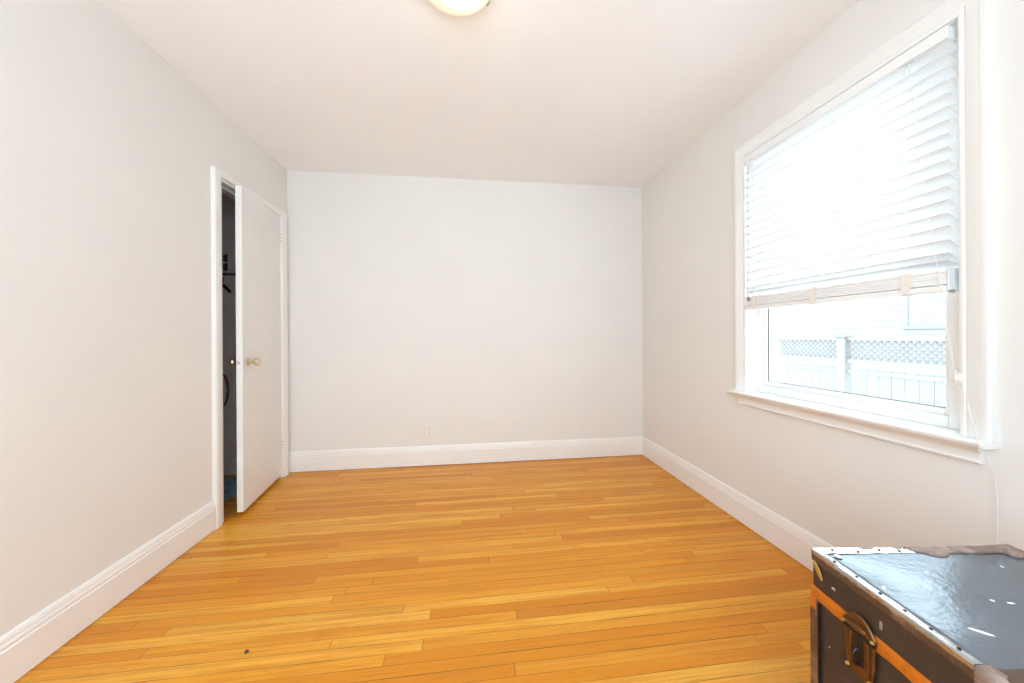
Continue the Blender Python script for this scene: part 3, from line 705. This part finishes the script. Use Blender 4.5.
# bottom edging and feet
for (p, q, out_), s in (((0, 0), (0, TL), (-1, 0)), 1), (((0, 0), (TW, 0), (0, -1)), 2):
    band('bottom_edging', (*p, 0), (*q, 0), (*out_, 0), TB + 0.010, TB + 0.036, 'tk_edge', seedv=s + 20)
for x in (0.03, TW - 0.03):
    for y in (0.03, TL - 0.03):
        bm = B(); lathe(bm, [(0, 0), (0.010, 0), (0.013, 0.004), (0.013, 0.013), (0, 0.013)], 'z', (x, y, TB), 18); obj('trunk_foot', bm, 'tk_nail', trunk, smooth=True)

# ------------------------------------------------------------------ inside the closet
cr = tag(empty('clothes_rail', (-1.90, (CY0 + CY1) / 2, 1.58)), 'thin dark clothes rail across the closet', 'rail')
ry = CY1 - 0.10 - (CY0 + CY1) / 2
bm = B(); tube(bm, [(CX0 + 1.90 + 0.001, ry, 0), (CX1 - 0.007 + 1.90, ry, 0)], 0.008, 12); obj('rail_tube', bm, 'rail', cr, smooth=True)
for xx in (CX0 + 1.90 + 0.001, CX1 - 0.007 + 1.90 - 0.006):
    bm = B(); lathe(bm, [(0, 0), (0.018, 0), (0.018, 0.006), (0, 0.006)], 'x', (xx, ry, 0), 20); obj('rail_socket', bm, 'rail', cr)
def hook(loc, label):
    h = tag(empty('coat_hook', loc), label, 'hook', 'hooks on the closet end wall')
    bm = bx(B(), (-0.012, -0.004, -0.03), (0.012, 0, 0.03)); obj('hook_plate', bm, 'rail', h, bevel=0.002)
    bm = B(); tube(bm, [(0, -0.003, 0.012), (0, -0.035, 0.006), (0, -0.055, 0.012), (0, -0.062, 0.030)], [0.006, 0.005, 0.005, 0.006], 10); obj('hook_arm', bm, 'rail', h, smooth=True)
    bm = B(); tube(bm, [(0, -0.003, -0.010), (0, -0.026, -0.022), (0, -0.036, -0.012)], [0.005, 0.004, 0.005], 10); obj('hook_arm', bm, 'rail', h, smooth=True)
hook((-1.925, CY1, 1.655), 'dark coat hook just above the clothes rail in the closet')
hook((-1.925, CY1, 1.725), 'dark coat hook topmost on the closet end wall')
hook((-1.955, CY1, 1.546), 'dark coat hook under the clothes rail, holding the wooden hanger')
# wooden hanger on the lowest hook
hg = tag(empty('coat_hanger', (-1.955, CY1 - 0.030, 1.553)), 'dark red wooden coat hanger hung on the closet end wall', 'hanger')
bm = B(); tube(bm, [(0.0105 * math.cos(R(a_)), 0, 0.0105 * math.sin(R(a_))) for a_ in (-25, 5, 35, 65, 95, 125, 155, 185, 210)] + [(-0.004, 0, -0.017), (0, 0, -0.024), (0, 0, -0.040)], 0.0020, 8); obj('hanger_hook', bm, 'nickel', hg, smooth=True)
bm = B(); tube(bm, [(-0.17, 0, -0.113), (-0.11, 0, -0.086), (-0.04, 0, -0.050), (0, 0, -0.044), (0.035, 0, -0.054), (0.062, 0, -0.083), (0.078, 0, -0.103)], [0.008, 0.010, 0.011, 0.012, 0.011, 0.011, 0.009], 10); obj('hanger_bar', bm, 'darkwood', hg, smooth=True)
# belt looped over a nail
bt = tag(empty('hanging_belt', (-1.938, CY1, 0.80)), 'looped brown leather belt hanging on the closet end wall', 'belt')
bm = B(); lathe(bm, [(0, 0), (0.004, 0), (0.004, -0.03), (0.006, -0.033), (0, -0.034)], 'y', (-0.012, 0, 0.0), 12); obj('belt_nail', bm, 'rail', bt)
bm = B(); pts = []
for k in range(33):
    a = 2 * math.pi * k / 32; pts.append((0.042 * math.sin(a) - 0.012, -0.016 - 0.004 * math.cos(2 * a), -0.128 - 0.132 * -math.cos(a)))
rings = []
for i, p in enumerate(pts[:-1]):
    a = 2 * math.pi * i / 32; nn = Vector((math.sin(a), 0, math.cos(a)))
    P = Vector(p); rings.append([P + nn * 0.0022 + Vector((0, 0.013, 0)), P + nn * 0.0022 - Vector((0, 0.013, 0)), P - nn * 0.0022 - Vector((0, 0.013, 0)), P - nn * 0.0022 + Vector((0, 0.013, 0))])
ring_mesh(bm, rings, close=True); obj('belt_strap', bm, 'leather', bt, smooth=True)
bm = B(); tube(bm, [(0.0305 + 0.002 * s_, -0.032, -0.125 + 0.024 * c_) for s_, c_ in ((0, 1), (1, 0.5), (1, -0.5), (0, -1))], 0.003, 8); obj('belt_buckle', bm, 'nickel', bt, smooth=True)
# folded blue cloth on the closet floor
cx_, cy_ = -1.80, 2.74
clo = tag(empty('folded_cloth', (cx_, cy_, 0), R(-8)), 'blue-grey folded cloth on the closet floor', 'cloth')
rnd = random.Random(11)
for lay in range(3):
    bm = B(); nx, ny = 14, 14; V = {}
    hw, hd = 0.21 - 0.012 * lay, 0.165 - 0.012 * lay
    for i in range(nx + 1):
        for j in range(ny + 1):
            a, b = 2 * i / nx - 1, 2 * j / ny - 1
            z = 0.016 * lay + 0.004 * math.sin(5 * a + 2 * lay) * math.cos(4 * b) + 0.003 * rnd.uniform(-1, 1) + 0.006
            for s in (0, 1):
                ed = max(abs(a), abs(b)) ** 8
                V[i, j, s] = bm.verts.new((a * hw + 0.006 * math.sin(7 * b), b * hd + 0.006 * math.sin(6 * a), max(0.0015, z + (0.0075 * (1 - 0.7 * ed) if s else -0.0055 * (1 - 0.7 * ed)))))
    for i in range(nx):
        for j in range(ny):
            for s in (0, 1): bm.faces.new([V[q[0], q[1], s] for q in ((i, j), (i + 1, j), (i + 1, j + 1), (i, j + 1))])
    for i in range(nx):
        for j in (0, ny): bm.faces.new((V[i, j, 0], V[i + 1, j, 0], V[i + 1, j, 1], V[i, j, 1]))
    for j in range(ny):
        for i in (0, nx): bm.faces.new((V[i, j, 0], V[i, j + 1, 0], V[i, j + 1, 1], V[i, j, 1]))
    obj('cloth_fold', bm, 'bluecloth', clo, smooth='all')

# small dark bit lying on the floor near the left wall
bm = B(); bmesh.ops.create_icosphere(bm, subdivisions=3, radius=0.0062)
for q in bm.verts:
    f = 1 + 0.18 * math.sin(q.co.x * 900) * math.cos(q.co.y * 700); q.co = Vector((q.co.x * f, q.co.y * f, q.co.z * 0.8 * f))
zmin = min(q.co.z for q in bm.verts)
tag(obj('floor_speck', bm, 'debris', None, (-0.772, 1.314, -zmin), smooth='all'), 'tiny dark bit of debris lying on the floorboards', 'debris')

# ================================================================== OUTSIDE
GZ = -0.75
tag(obj('ground_outside', bx(B(), (XR + 0.6, -30, GZ - 0.1), (40, 40, GZ)), 'snow'), 'snow covered yard outside the window', 'ground', **ST)
FX = 5.2
fence = tag(empty('garden_fence', (FX, 4.3, GZ)), 'white board fence with lattice top outside the window', 'fence')
FZ = 1.02 - GZ; LZ0, LZ1 = 0.74 - GZ, 1.00 - GZ; PZ0, PZ1 = 0.02, 0.62 - GZ
posts = [-5.50, -3.65, -1.83, 0.0, 1.83, 3.66, 5.49]
for yp in posts:
    po = obj('fence_post', bx(B(), (-0.055, yp - 0.055, 0), (0.055, yp + 0.055, FZ + 0.02)), 'fence', fence, bevel=0.006)
    bm = B(); q = 0.075; z0 = FZ + 0.02
    ring_mesh(bm, [[(-q, yp - q, z0), (q, yp - q, z0), (q, yp + q, z0), (-q, yp + q, z0)], [(-q, yp - q, z0 + 0.02), (q, yp - q, z0 + 0.02), (q, yp + q, z0 + 0.02), (-q, yp + q, z0 + 0.02)], [(-0.012, yp - 0.012, z0 + 0.065), (0.012, yp - 0.012, z0 + 0.065), (0.012, yp + 0.012, z0 + 0.065), (-0.012, yp + 0.012, z0 + 0.065)]])
    obj('post_cap', bm, 'lattice', po)
for i in range(len(posts) - 1):
    a, b = posts[i] + 0.055, posts[i + 1] - 0.055
    bm = B()
    for z in (LZ1, LZ0 - 0.05, PZ1 - 0.07): bx(bm, (-0.025, a, z), (0.025, b, z + 0.05))
    obj('fence_rail', bm, 'fence', fence)
    # diagonal lattice clipped to its panel
    bm = B(); hgt = LZ1 - LZ0; st = 0.075; hw = 0.012
    for sgn, X in ((1, -0.008), (-1, 0.0)):
        t_ = a - hgt
        while t_ < b:
            y0, y1 = (t_, t_ + hgt) if sgn > 0 else (t_ + hgt, t_)
            seg = [(y0, LZ0), (y1, LZ1)]
            def cut(seg):
                (ya, za), (yb, zb) = seg; r = []
                for lim, keep in ((a, 1), (b, -1)):
                    if (ya - lim) * keep < 0 and (yb - lim) * keep < 0: return None
                    if (ya - lim) * keep < 0: k_ = (lim - ya) / (yb - ya); ya, za = lim, za + k_ * (zb - za)
                    if (yb - lim) * keep < 0: k_ = (lim - ya) / (yb - ya); yb, zb = lim, za + k_ * (zb - za)
                return (ya, za), (yb, zb)
            sg = cut(seg)
            if sg and abs(sg[0][1] - sg[1][1]) > 0.02:
                (ya, za), (yb, zb) = sg; d_ = Vector((0, yb - ya, zb - za)).normalized(); n_ = Vector((0, -d_.z, d_.y)) * hw
                A_, B_ = Vector((X, ya, za)), Vector((X, yb, zb))
                ring_mesh(bm, [[A_ + n_, A_ - n_, A_ - n_ + Vector((0.008, 0, 0)), A_ + n_ + Vector((0.008, 0, 0))], [B_ + n_, B_ - n_, B_ - n_ + Vector((0.008, 0, 0)), B_ + n_ + Vector((0.008, 0, 0))]])
            t_ += st
    tag(obj('lattice_panel', bm, 'lattice', fence), 'grey diagonal lattice')
    bm = B(); yy = a + 0.008
    while yy + 0.13 < b + 0.002:
        bx(bm, (-0.012, yy, PZ0), (0.010, yy + 0.13, PZ1)); yy += 0.134
    obj('board_panel', bm, 'fence', fence)

HX = 11.0
house = tag(empty('neighbour_house', (HX, 6.0, GZ)), 'pale sided house beyond the garden fence', 'house')
bm = B(); z = 0.0
prof = [(0, 0)]
for i in range(30): prof += [(-0.028, z + 0.004), (-0.012, z + 0.2)]; z += 0.2
prof += [(0, z), (0.3, z), (0.3, 0)]
ring_mesh(bm, [[(x, y, zz) for x, zz in prof] for y in (-5.0, 6.0)])
obj('house_wall', bm, 'siding', house)
for (a, b, z0, z1) in ((0.35, 1.62, 1.95, 3.2), (-3.0, -1.6, 1.95, 3.2)):
    bm = B(); bx(bm, (-0.06, a, z0), (-0.02, a + 0.09, z1)); bx(bm, (-0.06, b - 0.09, z0), (-0.02, b, z1)); bx(bm, (-0.06, a, z1 - 0.09), (-0.02, b, z1)); bx(bm, (-0.08, a - 0.05, z0), (-0.02, b + 0.05, z0 + 0.08))
    wf = obj('house_window', bm, 'fence', house)
    bm = bx(B(), (-0.045, a + 0.08, z0 + 0.07), (-0.03, b - 0.08, z1 - 0.08)); obj('pane', bm, 'houseglass', wf)
bm = B(); ring_mesh(bm, [[(-0.5, y, 6.0), (-0.5, y, 6.12), (3.5, y, 8.4), (3.5, y, 8.25)] for y in (-5.4, 6.4)])
obj('house_roof', bm, 'roofm', house)
